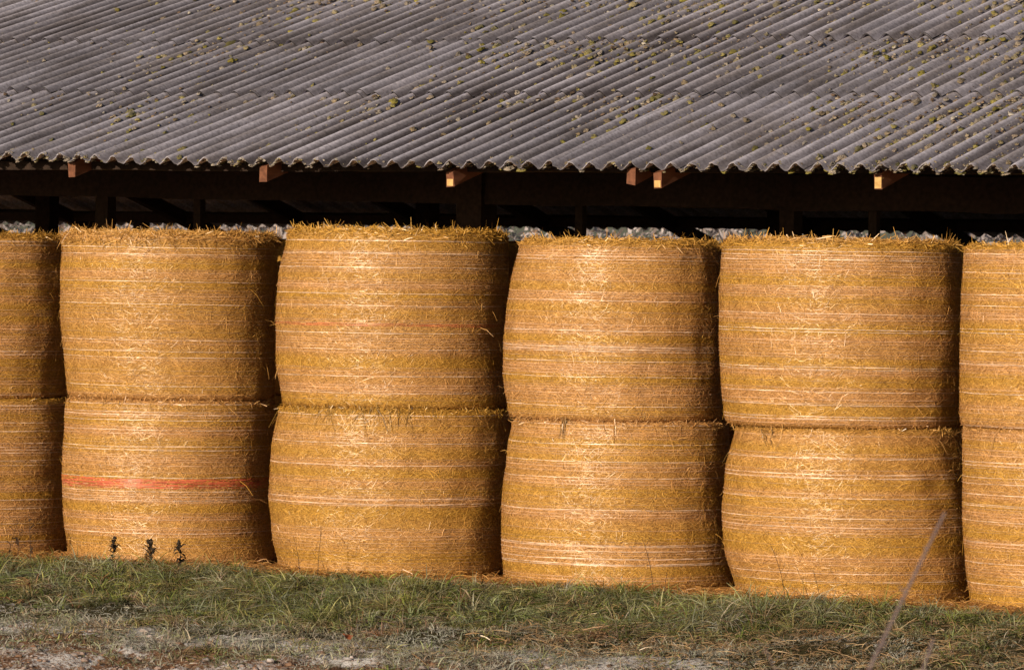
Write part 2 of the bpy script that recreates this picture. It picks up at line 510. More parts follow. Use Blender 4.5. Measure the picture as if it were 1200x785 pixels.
tag(link('lichen', mesh_np('lichen', v.reshape(-1, 3), f.reshape(-1, 3), M['moss'], cc.reshape(-1, 3)), roof), kind='stuff')

# timber frame
wr = np.random.default_rng(3)
def timber(name, p, q, w, h, mat='old_wood', parent=None):
    v, f = beam_between(p, q, w, h, wr)
    me = mesh_np(name, v, f, M[mat])
    return link(name, me, parent or barn)
RX = [-12.4, -10.9, -9.3, -7.75, -6.25, -4.70, -3.10, -1.45, .09, 1.535, 1.735, 3.38, 4.95, 6.4]
for i, rx in enumerate(RX):          # near rafters, tails showing under the eave
    w_, h_ = (.06, .11)
    s_start = {7: .02, 8: .03, 9: -.0, 10: .02, 11: .03}.get(i, .0)
    p0 = slope_pt(np.array(rx), np.array(s_start + .0), np.array(-.082)); p1 = slope_pt(np.array(rx), np.array(RIDGE_S - .05), np.array(-.082))
    dz_ = .03 if i == 9 else (.06 if i <= 6 else (.03 if i == 7 else .0)); p0[2] += dz_; p1[2] += dz_ * .3
    # tail cut plumb: shift the lower end corners
    v, f = beam_between(p0, p1, w_, h_, wr)
    v[0:2, 1] += .0; v[2:4, 1] += h_ * ST * .9
    raf = link('rafter', mesh_np('rafter', v, f, M['rafter_wood']), barn)
    if i in (8, 10, 11, 12):
        # pale sawn lower corner of the tail
        c = (v[0] + v[1]) / 2
        bv, bf = box_v(-.024, .024, -.006, .03, .004, .05 if i < 11 else .075)
        bv[:, 2] += .002
        link('sawn_end', mesh_np('sawn_end', bv + c, bf, M['cut_wood']), raf)
for k, rx in enumerate(np.arange(-21.6, 4, 1.42)):
    p0 = slope_pt(np.array(rx), np.array(.12), np.array(-.13), True); p1 = slope_pt(np.array(rx), np.array(FAR_S - .1), np.array(-.13), True)
    timber('rafter', p0, p1, .08, .13)
for s in (.25, 1.75, 3.4, 5.05, 6.3):
    p = slope_pt(np.array(BX0 + .1), np.array(s), np.array(-.06)); q = slope_pt(np.array(BX0 + SW * 26 - .1), np.array(s), np.array(-.06))
    timber('purlin', p, q, .06, .06)
for s in (.8, 2.2, 4.0, 5.9, 7.4):
    p = slope_pt(np.array(BX0 + .1), np.array(s), np.array(-.052), True); q = slope_pt(np.array(BX0 + SW * 26 - .1), np.array(s), np.array(-.052), True)
    timber('purlin', p, q, .05, .05)
BXE = BX0 + SW * 26
timber('beam', (BX0 + .2, 1.0, 2.83), (BXE - .2, 1.0, 2.635), .16, .24)
timber('beam', (BX0 + .2, 1.06, 3.07), (BXE - .2, 1.06, 2.88), .18, .24)
timber('beam', (BX0 + .2, RY, RZ - .28), (BXE - .2, RY, RZ - .28), .14, .22)
for px_, w_ in ((-12.2, .12), (-8.2, .12), (-4.28, .115), (-.96, .21), (1.63, .12), (5.2, .14)):
    timber('post', (px_, .985, -.05), (px_, .985, 2.82), w_, w_)
for px_ in (-3.44, -.1, 2.27):
    timber('post', (px_, 1.02, 1.2), (px_, 1.02, 2.66), .06, .06)
for px_ in (-12.2, -8.2, -4.28, -.96, 2.6, 6):
    timber('post', (px_, RY, -.05), (px_, RY, RZ - .30), .14, .14)
# the rear is open; posts carry the far plate
for px_ in (-20, -16.2, -12.2, -8.2, -4.28, -.96, 2.6, 6):
    timber('post', (px_, RY + (FAR_S - .75) * CT - .16, -.05), (px_, RY + (FAR_S - .75) * CT - .16, 2.52), .12, .12)
WY = RY + (FAR_S - .75) * CT
timber('beam', (BX0 + .2, WY - .16, 2.57), (BXE - .2, WY - .16, 2.57), .08, .09)

# ------------------------------------------------------------------ straw bales
CRX, CRY = math.cos(PHI), math.sin(PHI)
GOLD, TAN = np.array([.57, .318, .060]), np.array([.60, .325, .125])
class Bale:
    def __init__(s, x, zb, zt, off, rad, seed):
        s.x, s.zb, s.h = x, zb, zt - zb
        s.off, s.rad = np.array(off), np.array(rad)
        s.r = np.random.default_rng(seed)
        s.n1, s.n2 = vnoise(seed * 3 + 1, 9, 1.2, 5), vnoise(seed * 3 + 2, 14, 7, 24)
        s.kb = s.r.uniform(12, 75, 5); s.pb = s.r.uniform(0, 6.28, 5)
        s.tk = np.linspace(0, 1, 5)
        s.bias = s.r.uniform(-.12, .12)
    def _interp(s, t, a):                     # smooth through five levels
        t = np.clip(t, 0, 1) * 4
        i = np.clip(t.astype(int), 0, 3); u = t - i; u = u * u * (3 - 2 * u) * .5 + u * .5
        return a[i] * (1 - u) + a[i + 1] * u
    def surf(s, t, a, lift=0):
        """local point: t height 0..1, a angle (0 = towards -y, the front)"""
        r = s._interp(t, s.rad); o = s._interp(t, s.off)
        e = np.clip((np.abs(t - .5) * s.h - (s.h / 2 - .05)) / .05, 0, 1)
        r = r - .045 * (1 - np.sqrt(np.clip(1 - e * e, 0, 1)))
        r = r + .010 * s.n1(a * .9, t * 1.1) + .0035 * s.n2(a, t * 1.3) + lift
        return np.stack([o * CRX + r * np.sin(a), o * CRY - r * np.cos(a), t * s.h], -1)
    def frame(s, t, a):
        da, dt = .01, .01
        T = nrm(s.surf(t, a + da) - s.surf(t, a - da)); Z = nrm(s.surf(np.clip(t + dt, 0, 1), a) - s.surf(np.clip(t - dt, 0, 1), a))
        return T, Z, nrm(np.cross(T, Z))
    def band(s, t):
        """0 = bare golden straw, 1 = under dense net"""
        v = sum(np.sin(s.kb[i] * t + s.pb[i]) for i in range(5)) / 2.2
        return np.clip(.5 + s.bias + .5 * v, 0, 1)
A_MID, A_SPAN = .50, 2.05       # covered arc: the sides anyone in front can see

BALES = [
 ('L0', -4.81, -0.03, 1.126, [0.02, 0.0, -0.01, 0.0, 0.007], [0.765, 0.785, 0.785, 0.78, 0.765]),
 ('L1', -2.922, -0.001, 1.162, [0.03, -0.008, -0.021, -0.017, -0.003], [0.746, 0.743, 0.746, 0.749, 0.749]),
 ('L2', -0.983, 0.000, 1.155, [0.003, -0.019, -0.021, -0.014, 0.012], [0.776, 0.818, 0.833, 0.833, 0.803]),
 ('L3', 0.867, 0.002, 1.121, [0.035, 0.002, -0.012, 0.004, 0.02], [0.776, 0.764, 0.755, 0.752, 0.726]),
 ('L4', 2.639, -0.006, 1.127, [0.086, 0.039, 0.017, 0.009, 0.022], [0.766, 0.803, 0.803, 0.789, 0.743]),
 ('L5', 4.398, 0.001, 1.162, [0.06, 0.038, 0.019, 0.006, -0.01], [0.748, 0.765, 0.767, 0.765, 0.754]),
 ('U0', -4.83, 1.126, 2.311, [0.015, 0.001, -0.006, -0.004, 0.004], [0.76, 0.775, 0.79, 0.785, 0.765]),
 ('U1', -2.944, 1.162, 2.338, [0.027, 0.008, -0.009, -0.004, 0.013], [0.743, 0.758, 0.77, 0.779, 0.776]),
 ('U2', -1.005, 1.155, 2.374, [0.028, -0.007, -0.012, 0.01, 0.032], [0.788, 0.794, 0.8, 0.803, 0.764]),
 ('U3', 0.844, 1.121, 2.324, [0.016, -0.013, -0.015, 0.001, 0.028], [0.726, 0.738, 0.729, 0.714, 0.682]),
 ('U4', 2.616, 1.127, 2.343, [0.002, -0.006, -0.008, -0.014, -0.022], [0.766, 0.792, 0.806, 0.806, 0.791]),
 ('U5', 4.376, 1.162, 2.329, [-0.006, -0.006, -0.0, -0.002, -0.01], [0.759, 0.77, 0.776, 0.773, 0.753]),
]
LAB = {
 'L0': 'lower straw bale next to the red-banded one, dry brush at its foot',
 'L1': 'lower straw bale with a red band in its net wrap',
 'L2': 'bulging lower straw bale between the red-banded bale and the bale with a dark hanging wisp',
 'L3': 'lower straw bale with a dark wisp of straw hanging from its upper rim',
 'L4': 'lower straw bale behind the tall leaning grey stalk',
 'L5': 'lower straw bale past the leaning grey stalk, loose straw littered at its foot',
 'U0': 'upper golden straw bale standing on the bale with dry brush at its foot',
 'U1': 'upper pale straw bale with a shaggy thatch rim, standing on the red-banded bale',
 'U2': 'upper straw bale with one faint reddish string round its middle',
 'U3': 'narrow upper straw bale with evenly spaced net strings, dark gap beside its top',
 'U4': 'wide upper straw bale with paired net strings, standing on the bale behind the stalk',
 'U5': 'upper straw bale at the end of the row past the leaning stalk',
}
SEAMS = {}
def strand_cols(r, n, t, B, warm=0):
    bd = B.band(t)[:, None]
    c = GOLD * (1 - bd) + TAN * bd
    k = r.random(n)
    c = np.where((k < .16)[:, None], c * np.array([.55, .50, .46]), c)
    c = np.where((k > .80)[:, None], c * np.array([1.18, 1.27, 1.45]) + .01, c)
    return c * r.uniform(.75, 1.2, n)[:, None]

def make_bale(code, x, zb, zt, off, rad, seed):
    B = Bale(x, zb, zt, off, rad, seed); r = B.r
    upper = code[0] == 'U'
    root = link('round_straw_bale', None, None, (x, 0, zb))
    tag(root, LAB[code], 'straw bale', 'round straw bales stacked two high along the barn')
    # body
    na, nt_ = 120, 56
    tt = np.concatenate([[0, .006, .014, .026], np.linspace(.04, .96, nt_ - 8), [.974, .986, .994, 1]])
    aa = np.linspace(-math.pi, math.pi, na, endpoint=False)
    A, T = np.meshgrid(aa, tt, indexing='ij')
    V = B.surf(T, A).reshape(-1, 3)
    bd = B.band(T.ravel())[:, None]
    C = (GOLD * (1 - bd) + TAN * bd) * .80
    F = grid_faces(na, len(tt), True)
    nv = len(tt)
    capb = V.reshape(na, nv, 3)[:, 0]; capt = V.reshape(na, nv, 3)[:, -1]
    rings = [V]; cols = [C]; faces = [F]; o = len(V)
    for src, sgn, idx0 in ((capt, 1, nv - 1), (capb, -1, 0)):
        prev = np.arange(na) * nv + idx0
        c0 = src.mean(0)
        for fr in (.8, .5, .2, .02):
            ring = c0 + (src - c0) * fr
            ring[:, 2] += sgn * (.004 if sgn < 0 else .012) * (1 - fr)
            if sgn < 0: ring[:, 2] = src[:, 2]
            rings.append(ring); cols.append(np.tile(GOLD * .8, (na, 1)))
            cur = np.arange(na) + o
            q = np.stack([prev, np.roll(prev, -1), np.roll(cur, -1), cur], -1)
            faces.append(q if sgn > 0 else q[:, ::-1]); prev = cur; o += na
    body = link('bale_body', mesh_np('bale_body', np.concatenate(rings), np.concatenate(faces), M['body'], np.concatenate(cols), True), root)
    # straws lying in the surface under the net
    n = 27000
    t = r.uniform(.005, .995, n); a = r.uniform(A_MID - A_SPAN, A_MID + A_SPAN, n)
    Tn, Zn, Nn = B.frame(t, a)
    ang = np.where(r.random(n) < .75, r.normal(0, .65, n), r.uniform(-1.57, 1.57, n))
    d = Tn * np.cos(ang)[:, None] + Zn * np.sin(ang)[:, None]
    L = r.gamma(3, .0052, n)[:, None] + .006
    W = (r.uniform(.0008, .0016, n))[:, None]
    P = B.surf(t, a, r.uniform(.001, .006, n))
    jn = nrm(Nn + r.normal(0, .24, (n, 3)))
    wv = nrm(np.cross(d, jn)) * W
    curv = (np.cos(ang) ** 2)[:, None] * L ** 2 / (2 * .78)
    e0 = P - d * L - Nn * curv + Nn * r.normal(0, .0022, n)[:, None]; e1 = P + d * L - Nn * curv + Nn * r.normal(0, .0022, n)[:, None]
    pts = np.stack([e0, P, e1], 1); wid = np.stack([wv * .7, wv, wv * .7], 1)
    v, f = ribbons(pts, wid)
    c = np.repeat(strand_cols(r, n, t, B), 6, 0)
    allv, allf, allc = [v], [f], [c]; o = len(v)
    # stray ends sticking out through the net
    n = 170
    t = r.uniform(.02, .98, n); a = r.uniform(A_MID - A_SPAN, A_MID + A_SPAN, n)
    Tn, Zn, Nn = B.frame(t, a); P = B.surf(t, a, .001)
    d = nrm(Tn * r.normal(0, 1, (n, 1)) + Zn * r.normal(0, 1, (n, 1)) + Nn * r.uniform(.15, .5, (n, 1)))
    L = r.gamma(2.2, .018, n)[:, None] + .02
    g_ = np.array([0, 0, -1.0])
    p1 = P + d * L * .5; p2 = P + d * L + g_ * L * .25
    wv = nrm(np.cross(d, nrm(Nn + r.normal(0, .5, (n, 3))))) * r.uniform(.0008, .0015, n)[:, None]
    v, f = ribbons(np.stack([P, p1, p2], 1), np.stack([wv, wv, wv * .5], 1))
    allv.append(v); allf.append(f + o); allc.append(np.repeat(strand_cols(r, n, t, B) * 1.1, 6, 0)); o += len(v)
    # matted fringe round the rims
    def fringe(n, t0, sp, lmin, lmax, out, upw, dark, arc=(A_MID - A_SPAN, A_MID + A_SPAN), hang=.3, tang=1.0):
        nonlocal o
        t = t0 + r.normal(0, sp, n); a = r.uniform(arc[0], arc[1], n)
        tc_ = np.clip(t, 0, 1)
        Tn, Zn, Nn = B.frame(np.clip(tc_, .06, .94), a)
        P = B.surf(tc_, a, r.uniform(-.03 if out > -.03 else out - .25, out, n)); P[:, 2] += (t - tc_) * B.h
        d = nrm(Tn * r.normal(0, tang, (n, 1)) + Nn * r.normal(.1, .3, (n, 1)) + np.array([0, 0, 1.]) * r.normal(upw, .35, (n, 1)))
        L = r.uniform(lmin, lmax, n)[:, None] * r.uniform(.4, 1, (n, 1))
        p0 = P - d * L * .4; p1 = P + d * L * .1; p2 = P + d * L * .6 + g_ * L * hang * r.random((n, 1))
        wv = nrm(np.cross(d, nrm(Nn + r.normal(0, .6, (n, 3))))) * r.uniform(.0013, .0028, n)[:, None]
        v, f = ribbons(np.stack([p0, p1, p2], 1), np.stack([wv, wv, wv * .5], 1))
        c = strand_cols(r, n, tc_, B) * dark
        allv.append(v); allf.append(f + o); allc.append(np.repeat(c, 6, 0)); o += len(v)
    if upper:
        k = {'U1': 1.7, 'U2': 1.25, 'U5': .5, 'U0': 1.0, 'U3': .8, 'U4': .9}[code]
        fringe(int(2200 * k), .992, .012, .05, .15, .015, .02, .9)
        fringe(int(900 * k), 1.005, .008, .06, .16, -.05, .10, .85)
        fringe(int(75 * k), 1.0, .01, .07, .19, .0, 1.5, .95, hang=.0)
        if code == 'U1': fringe(1500, .965, .014, .06, .16, .02, -.05, .85)
        fringe(350, .012, .008, .04, .10, .006, -.1, .8)
    else:
        k = {'L2': 1.6, 'L3': .8, 'L4': 1.0, 'L1': 1.0, 'L0': .8, 'L5': 1.0}[code]
        fringe(int(900 * k), .99, .010, .04, .13, .012, .0, .8)
        fringe(int(60 * k), .975, .015, .08, .2, .012, -1.0, .75, hang=.6, tang=.5)
        fringe(500, .015, .012, .05, .13, .02, -.1, .85)
        if code == 'L3': fringe(45, .965, .012, .10, .2, .012, -2.2, .4, arc=(-.02, .04), hang=.4, tang=.25)
        if code == 'L4': fringe(60, .955, .012, .08, .16, .012, -1.0, .35, arc=(-.33, -.12), hang=.6)
        if code == 'L2': fringe(330, .97, .015, .08, .2, .014, -1.0, .55, arc=(-.5, .95), hang=.6, tang=.7)
    st = link('loose_straw', mesh_np('loose_straw', np.concatenate(allv), np.concatenate(allf), M['straw'], np.concatenate(allc)), root)
    st['kind'] = 'stuff'
    # net wrap: strings round the bale, bunched where the turns overlap
    ns = 110
    aa = np.linspace(A_MID - A_SPAN - .15, A_MID + A_SPAN + .15, ns)
    lv, lf, lc, o2 = [], [], [], 0
    def string(t0, width, colr, slope=0., wob=.0015):
        nonlocal o2
        p = r.uniform(0, 6.28, 4); kf = r.uniform(1, 6, 4)
        t = t0 + slope * (aa - A_MID) + wob * sum(np.sin(kf[i] * aa + p[i]) for i in range(4)) / 2 + r.normal(0, .0006, ns)
        t = np.clip(t, .002, .998)
        P = B.surf(t, aa, .0062 + .0012 * np.sin(aa * 37 + p[0]) + r.normal(0, .0012, ns))
        Tn, Zn, Nn = B.frame(np.clip(t, .02, .98), aa)
        wv = Zn * width / 2 * np.clip(1 + .35 * np.sin(aa * 11 + p[1]) + r.normal(0, .2, ns), .3, 2)[:, None]
        v, f = ribbons(P[None], wv[None])
        lv.append(v); lf.append(f + o2); o2 += len(v)
        fade = np.clip(.9 + .2 * np.sin(aa * 5 + p[2]) + r.normal(0, .1, ns), .5, 1.3)
        lc.append(np.repeat(np.array(colr)[None] * fade[:, None], 2, 0))
    NETC = np.array([.65, .42, .27])
    sp = .0215 / B.h
    t0 = r.uniform(.015, .04)
    slope = r.normal(0, .0015)
    while t0 < .985:
        bdl = float(B.band(np.array([t0]))[0])
        if r.random() < .35 + .6 * bdl:
            wdt = .0016 + .0022 * bdl * r.random()
            string(t0, wdt, NETC * (.80 + .25 * bdl), slope)
        if r.random() < .09 + .16 * bdl:
            string(t0 + r.normal(0, .004), r.uniform(.003, .0046), np.array([.74, .56, .44]), slope)
        t0 += sp * r.uniform(.7, 1.25)
    if code == 'U2': string(.47, .005, (.55, .17, .08), slope); string(.478, .004, (.55, .17, .08), slope)
    net = link('net_wrap', mesh_np('net_wrap', np.concatenate(lv), np.concatenate(lf), M['net'], np.concatenate(lc)), root)
    net['kind'] = 'stuff'
    if code == 'L1':
        lv, lf, lc, o2 = [], [], [], 0
        for k in range(8):
            string(.468 + .0076 * k + r.normal(0, .0008), r.uniform(.0055, .0075), np.array([.54, .13, .07]) * r.uniform(.85, 1.15), slope)
        string(.533, .0035, (.75, .6, .5), slope)
        bd_ = link('red_net_band', mesh_np('red_net_band', np.concatenate(lv), np.concatenate(lf), M['net'], np.concatenate(lc)), root)
        bd_['kind'] = 'stuff'
        bd_['label'] = 'red band woven into the net'
for i, (code, x, zb, zt, off, rad) in enumerate(BALES):
    make_bale(code, x, zb, zt, off, rad, 100 + i)

# second row, added unseen to block light in the gaps between front bales
def plain_bale(seed):
    B = Bale(0, 0, 1.16, [0] * 5, [.75, .78, .785, .78, .75], seed)
    na, tt = 64, np.concatenate([[0, .01, .026], np.linspace(.05, .95, 16), [.974, .99, 1]])
    A, T = np.meshgrid(np.linspace(-math.pi, math.pi, na, endpoint=False), tt, indexing='ij')
    V = B.surf(T, A).reshape(-1, 3); nv = len(tt)
    I = np.arange(na) * nv
    k = len(V)
    V = np.concatenate([V, np.tile(V[I + nv - 1].mean(0) + [0, 0, .02], (1, 1)), np.tile(V[I].mean(0), (1, 1))])
    F = grid_faces(na, nv, True)
    F2 = np.concatenate([np.stack([I + nv - 1, np.roll(I, -1) + nv - 1, np.full(na, k), np.full(na, k)], -1)])
    F = np.concatenate([F[:, [0, 1, 2]], F[:, [0, 2, 3]], F2[:, :3], np.stack([np.roll(I, -1), I, np.full(na, k + 1)], -1)])
    return mesh_np('round_straw_bale', V, F, M['body'], np.tile(GOLD * .8, (len(V), 1)), True)
pb = plain_bale(400)
for k in range(9):
    for lv_ in (0, 1):
        o = link('round_straw_bale', pb, None, (-7.9 + 1.72 * k, 2.15, lv_ * 1.162))
        o.rotation_euler = (0, 0, k * 1.1 + lv_)
        tag(o, 'added straw bale blocking light, second row, %s layer, behind the front bales' % ('upper' if lv_ else 'lower'), 'straw bale', 'added second row of bales, %s layer' % ('upper' if lv_ else 'lower'))

# ------------------------------------------------------------------ straw litter, grass, soil
lr = np.random.default_rng(77)
def scatter_straw(n, xr, wfun, pal, lmin, lmax, lift, name, label):
    x = lr.uniform(*xr, n); w = wfun(n, x); y = -.8 - w
    z = ground_z(x, y) + lr.uniform(.002, lift, n)
    a = lr.uniform(0, math.pi, n); el = lr.normal(0, .22, n)
    d = np.stack([np.cos(a) * np.cos(el), np.sin(a) * np.cos(el), np.sin(el)], -1)
    L = lr.uniform(lmin, lmax, (n, 1)); P = np.stack([x, y, z], -1)
    up = nrm(np.array([0, 0, 1.]) + lr.normal(0, .5, (n, 3)))
    wv = nrm(np.cross(d, up)) * lr.uniform(.0014, .0028, (n, 1))
    v, f = ribbons(np.stack([P - d * L / 2, P + np.array([0, 0, .006]), P + d * L / 2], 1), np.stack([wv, wv, wv * .6], 1))
    c = np.array(pal)[lr.integers(0, len(pal), n)] * lr.uniform(.7, 1.2, (n, 1))
    o = link(name, mesh_np(name, v, f, M['straw'], np.repeat(c, 6, 0)))
    return tag(o, label, 'straw', kind='stuff')
litp = [(.46, .24, .07), (.38, .19, .06), (.52, .30, .11), (.25, .12, .04)]
scatter_straw(20000, (-7, 6.5), lambda n, x: lr.normal(-.12, .2, n), litp, .04, .14, .045, 'straw_litter', 'orange straw litter along the foot of the bales')
def wright(n, x):
    return np.abs(lr.normal(1.35, .5, n)) + .2
scatter_straw(5000, (1.5, 6.0), wright, [(.34, .22, .12), (.28, .19, .11), (.40, .29, .17), (.22, .17, .12)], .04, .15, .06, 'matted_straw', 'pale trampled straw on the grass by the leaning stalk')

gr = np.random.default_rng(88)
tn = vnoise(41, 10, 1.0, 4.0); tn2 = vnoise(42, 10, 4, 12)
GR_V, GR_F, GR_C, GO = [], [], [], 0
def blades(P, az, h, lean, width, col, frost, segs=4):
    global GO
    n = len(P)
    s = np.linspace(0, 1, segs)[None, :, None]
    dirv = np.stack([np.cos(az), np.sin(az), np.zeros(n)], -1)[:, None, :]
    up = np.array([0, 0, 1.])[None, None]
    L, H = lean[:, None, None], h[:, None, None]
    pts = P[:, None, :] + dirv * (H * L * s ** 1.6) + up * H * (s * (1 - .15 * L) - .52 * np.minimum(L, 1.35) * s ** 2.2)
    pts[..., 2] = np.maximum(pts[..., 2], P[:, None, 2] - .01 + .012 * s[..., 0])
    wa = az + gr.normal(1.57, .7, n)
    wv = np.stack([np.cos(wa), np.sin(wa), gr.normal(0, .35, n)], -1)[:, None, :] * width[:, None, None] * (1 - .85 * s ** 1.5)
    v, f = ribbons(pts, np.broadcast_to(wv, pts.shape))
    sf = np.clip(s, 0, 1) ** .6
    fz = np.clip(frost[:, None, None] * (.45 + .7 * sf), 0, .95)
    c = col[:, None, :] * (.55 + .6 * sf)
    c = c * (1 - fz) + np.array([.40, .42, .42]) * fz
    GR_V.append(v); GR_F.append(f + GO); GR_C.append(np.repeat(c.reshape(-1, 3), 2, 0)); GO += len(v)
pal_g = np.array([(.10, .14, .024), (.135, .175, .03), (.19, .22, .05), (.24, .235, .075), (.08, .10, .028), (.20, .175, .07)])
pal_d = np.array([(.22, .16, .08), (.28, .20, .10), (.17, .10, .05), (.24, .12, .06)])
def tufts(n, xr, w0, w1, per, h0, h1, frost0, dry, rad, dens=None):
    x = gr.uniform(*xr, n); w = gr.uniform(w0, w1, n)
    if dens is not None:
        k = gr.random(n) < dens(x, w); x, w = x[k], w[k]
    n = len(x)
    y = -.8 - w
    ti = np.repeat(np.arange(n), per)
    m_ = len(ti)
    a = gr.uniform(0, 6.28, m_); rr = np.abs(gr.normal(0, rad, m_))
    px, py = x[ti] + rr * np.cos(a), y[ti] + rr * np.sin(a)
    k = (py < -.90)
    ti, a, px, py = ti[k], a[k], px[k], py[k]; m_ = len(ti)
    P = np.stack([px, py, ground_z(px, py) - .006], -1)
    hh = gr.uniform(h0, h1, n) * np.clip(1 + .3 * tn(x, y), .7, 1.7)
    ld = gr.uniform(0, 6.28, n)
    az = np.where(gr.random(m_) < .55, a, ld[ti]) + gr.normal(0, .5, m_)
    tc_ = pal_g[gr.integers(0, len(pal_g), n)] * gr.uniform(.55, 1.5, (n, 1))
    isd = gr.random(n) < dry
    tc_[isd] = pal_d[gr.integers(0, len(pal_d), isd.sum())]
    c = tc_[ti] * gr.uniform(.7, 1.35, (m_, 1))
    bd = gr.random(m_) < dry * .8
    c[bd] = pal_d[gr.integers(0, len(pal_d), bd.sum())]
    tf = np.clip(frost0 * (1 + .7 * tn2(x, y)) + gr.normal(0, .1, n), 0, .95)
    fz = np.clip(tf[ti] + gr.normal(0, .12, m_), 0, .95)
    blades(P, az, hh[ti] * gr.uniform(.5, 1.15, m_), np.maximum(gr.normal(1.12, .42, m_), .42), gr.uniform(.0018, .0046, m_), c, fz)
XR = (-8.5, 6.2)
# the bank right in front of the bales (fading where straw litter lies)
edge = lambda x, w: np.clip((w - .06 + .10 * tn(x, 5)) / .22, 0, 1)
wl = lambda x: np.interp(x, [-6, -2, 1, 3.5, 5], [1.75, 1.65, 1.55, 1.1, .9])
tufts(5200, XR, .15, 1.95, 20, .05, .13, .10, .16, .05, lambda x, w: edge(x, w) * (w < wl(x) + .15 * tn(x, 3)))
tufts(1500, XR, .25, 1.85, 36, .13, .24, .16, .08, .028, lambda x, w: (w < wl(x)) * 1.0)
tufts(1300, XR, .08, .6, 18, .07, .15, .03, .06, .05, edge)
tufts(330, XR, .16, .5, 30, .16, .27, .05, .10, .035, lambda x, w: np.clip(tn(x * 1.2, 9.) - .2, 0, 1))
pal_keep = pal_g; pal_g = pal_g * .5
tufts(420, XR, .12, 1.6, 40, .10, .20, .0, .02, .03, edge)
pal_g = pal_keep
# trampled frosted turf
tufts(5200, XR, 1.1, 3.1, 18, .04, .09, .42, .30, .06, lambda x, w: np.clip((w - wl(x) + .4) / .3, 0, 1) * np.clip((3.1 - w) / .7, .2, 1))
tufts(900, XR, 1.5, 3.0, 22, .08, .15, .40, .3, .05, lambda x, w: np.clip((w - wl(x)) / .3, 0, 1) * np.clip(.35 + .5 * tn(x * 1.4, w), 0, 1))
# frosted blades and dead leaves of grass on bare soil
tufts(7500, XR, 2.4, 5.8, 10, .025, .06, .55, .5, .08, lambda x, w: np.clip(.5 + .45 * tn2(x, w), .08, 1))
tufts(700, XR, 2.6, 5.8, 16, .04, .08, .35, .35, .05, lambda x, w: np.clip(.2 + .5 * tn(x * 1.7, w), .0, 1))
pal_keep, pal_g = pal_g, np.array([(.30, .13, .07), (.34, .17, .09), (.24, .11, .06)])
for (cx_, cy_) in ((.55, -2.55), (.8, -2.6), (-2.6, -3.2), (-1.2, -3.0), (2.3, -2.4)):
    tufts(5, (cx_ - .12, cx_ + .12), -.8 - cy_ - .06, -.8 - cy_ + .06, 26, .07, .17, .12, .5, .05)
pal_g = pal_keep
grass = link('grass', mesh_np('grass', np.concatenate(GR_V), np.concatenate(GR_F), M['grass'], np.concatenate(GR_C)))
tag(grass, 'green grass bank with hoar frost in front of the bales', 'grass', kind='stuff')
# crumbs of soil, many capped with frost
n = 22000
T, F = blob_template(7, 3, .8)
x = gr.uniform(-8.5, 6.2, n); w = 2.0 + gr.gamma(2.2, .8, n); y = -.8 - w
sz = np.minimum(gr.gamma(1.5, .0038, n) + .003, .026)
P = T[None] * (1 + gr.normal(0, .2, (n, len(T))))[..., None] * sz[:, None, None]
asp = gr.uniform(.8, 1.5, n)[:, None]
v = np.stack([x[:, None] + P[..., 0] * asp, y[:, None] + P[..., 1], (ground_z(x, y) - .003)[:, None] + P[..., 2]], -1)
cb = np.array([.18, .11, .075]) * gr.uniform(.45, 1.4, (n, 1))
fz = (np.clip(zone_frost(x, y) * 1.2 - .35 + gr.normal(0, .25, n), 0, .7)[:, None] * (.25 + .75 * np.clip(T[:, 2] / .8, 0, 1))[None])[..., None]
cc = cb[:, None, :] * (1 - fz) + np.array([.58, .59, .65]) * fz
f = (np.arange(n) * len(T))[:, None, None] + F[None]
tag(link('soil_crumbs', mesh_np('soil_crumbs', v.reshape(-1, 3), f.reshape(-1, 3), M['soil'], cc.reshape(-1, 3), True)), 'frosted crumbs of brown soil in front of the grass bank', 'soil', kind='stuff')

# ------------------------------------------------------------------ single weeds and stalks
def tube(pts, rads, sides=6, col=(.1, .07, .05)):
    pts = np.array(pts, float); S = len(pts)
    d = nrm(np.gradient(pts, axis=0))
    ref = np.array([.3, .9, .1]); s = nrm(np.cross(d, ref)); u = np.cross(s, d)
    a = np.linspace(0, 2 * np.pi, sides, endpoint=False)
    V = pts[:, None] + (s[:, None] * np.cos(a)[None, :, None] + u[:, None] * np.sin(a)[None, :, None]) * np.array(rads)[:, None, None]
    F = grid_faces(S, sides + 0)
    # wrap round
    I = np.arange(S * sides).reshape(S, sides)
    w_ = np.stack([I[:-1, -1], I[1:, -1], I[1:, 0], I[:-1, 0]], -1)
    return V.reshape(-1, 3), np.concatenate([F, w_]), np.tile(np.array(col), (S * sides, 1))
def curve(p0, p1, bend, n=8):
    p0, p1, bend = np.array(p0, float), np.array(p1, float), np.array(bend, float)
    s = np.linspace(0, 1, n)[:, None]
    return p0 * (1 - s) + p1 * s + bend * (4 * s * (1 - s))
def ico_head(c, rx, rz, col, rng):
    T, F = blob_template(8, 3, 1.0)
    V = np.concatenate([T, T * np.array([1, 1, -1])])
    V = V * (1 + rng.normal(0, .22, (len(V), 1))) * np.array([rx, rx, rz]) + np.array(c)
    return V, np.concatenate([F, F[:, ::-1] + len(T)]), np.tile(np.array(col), (len(V), 1))
def tri2quad(parts_q, parts_t): pass

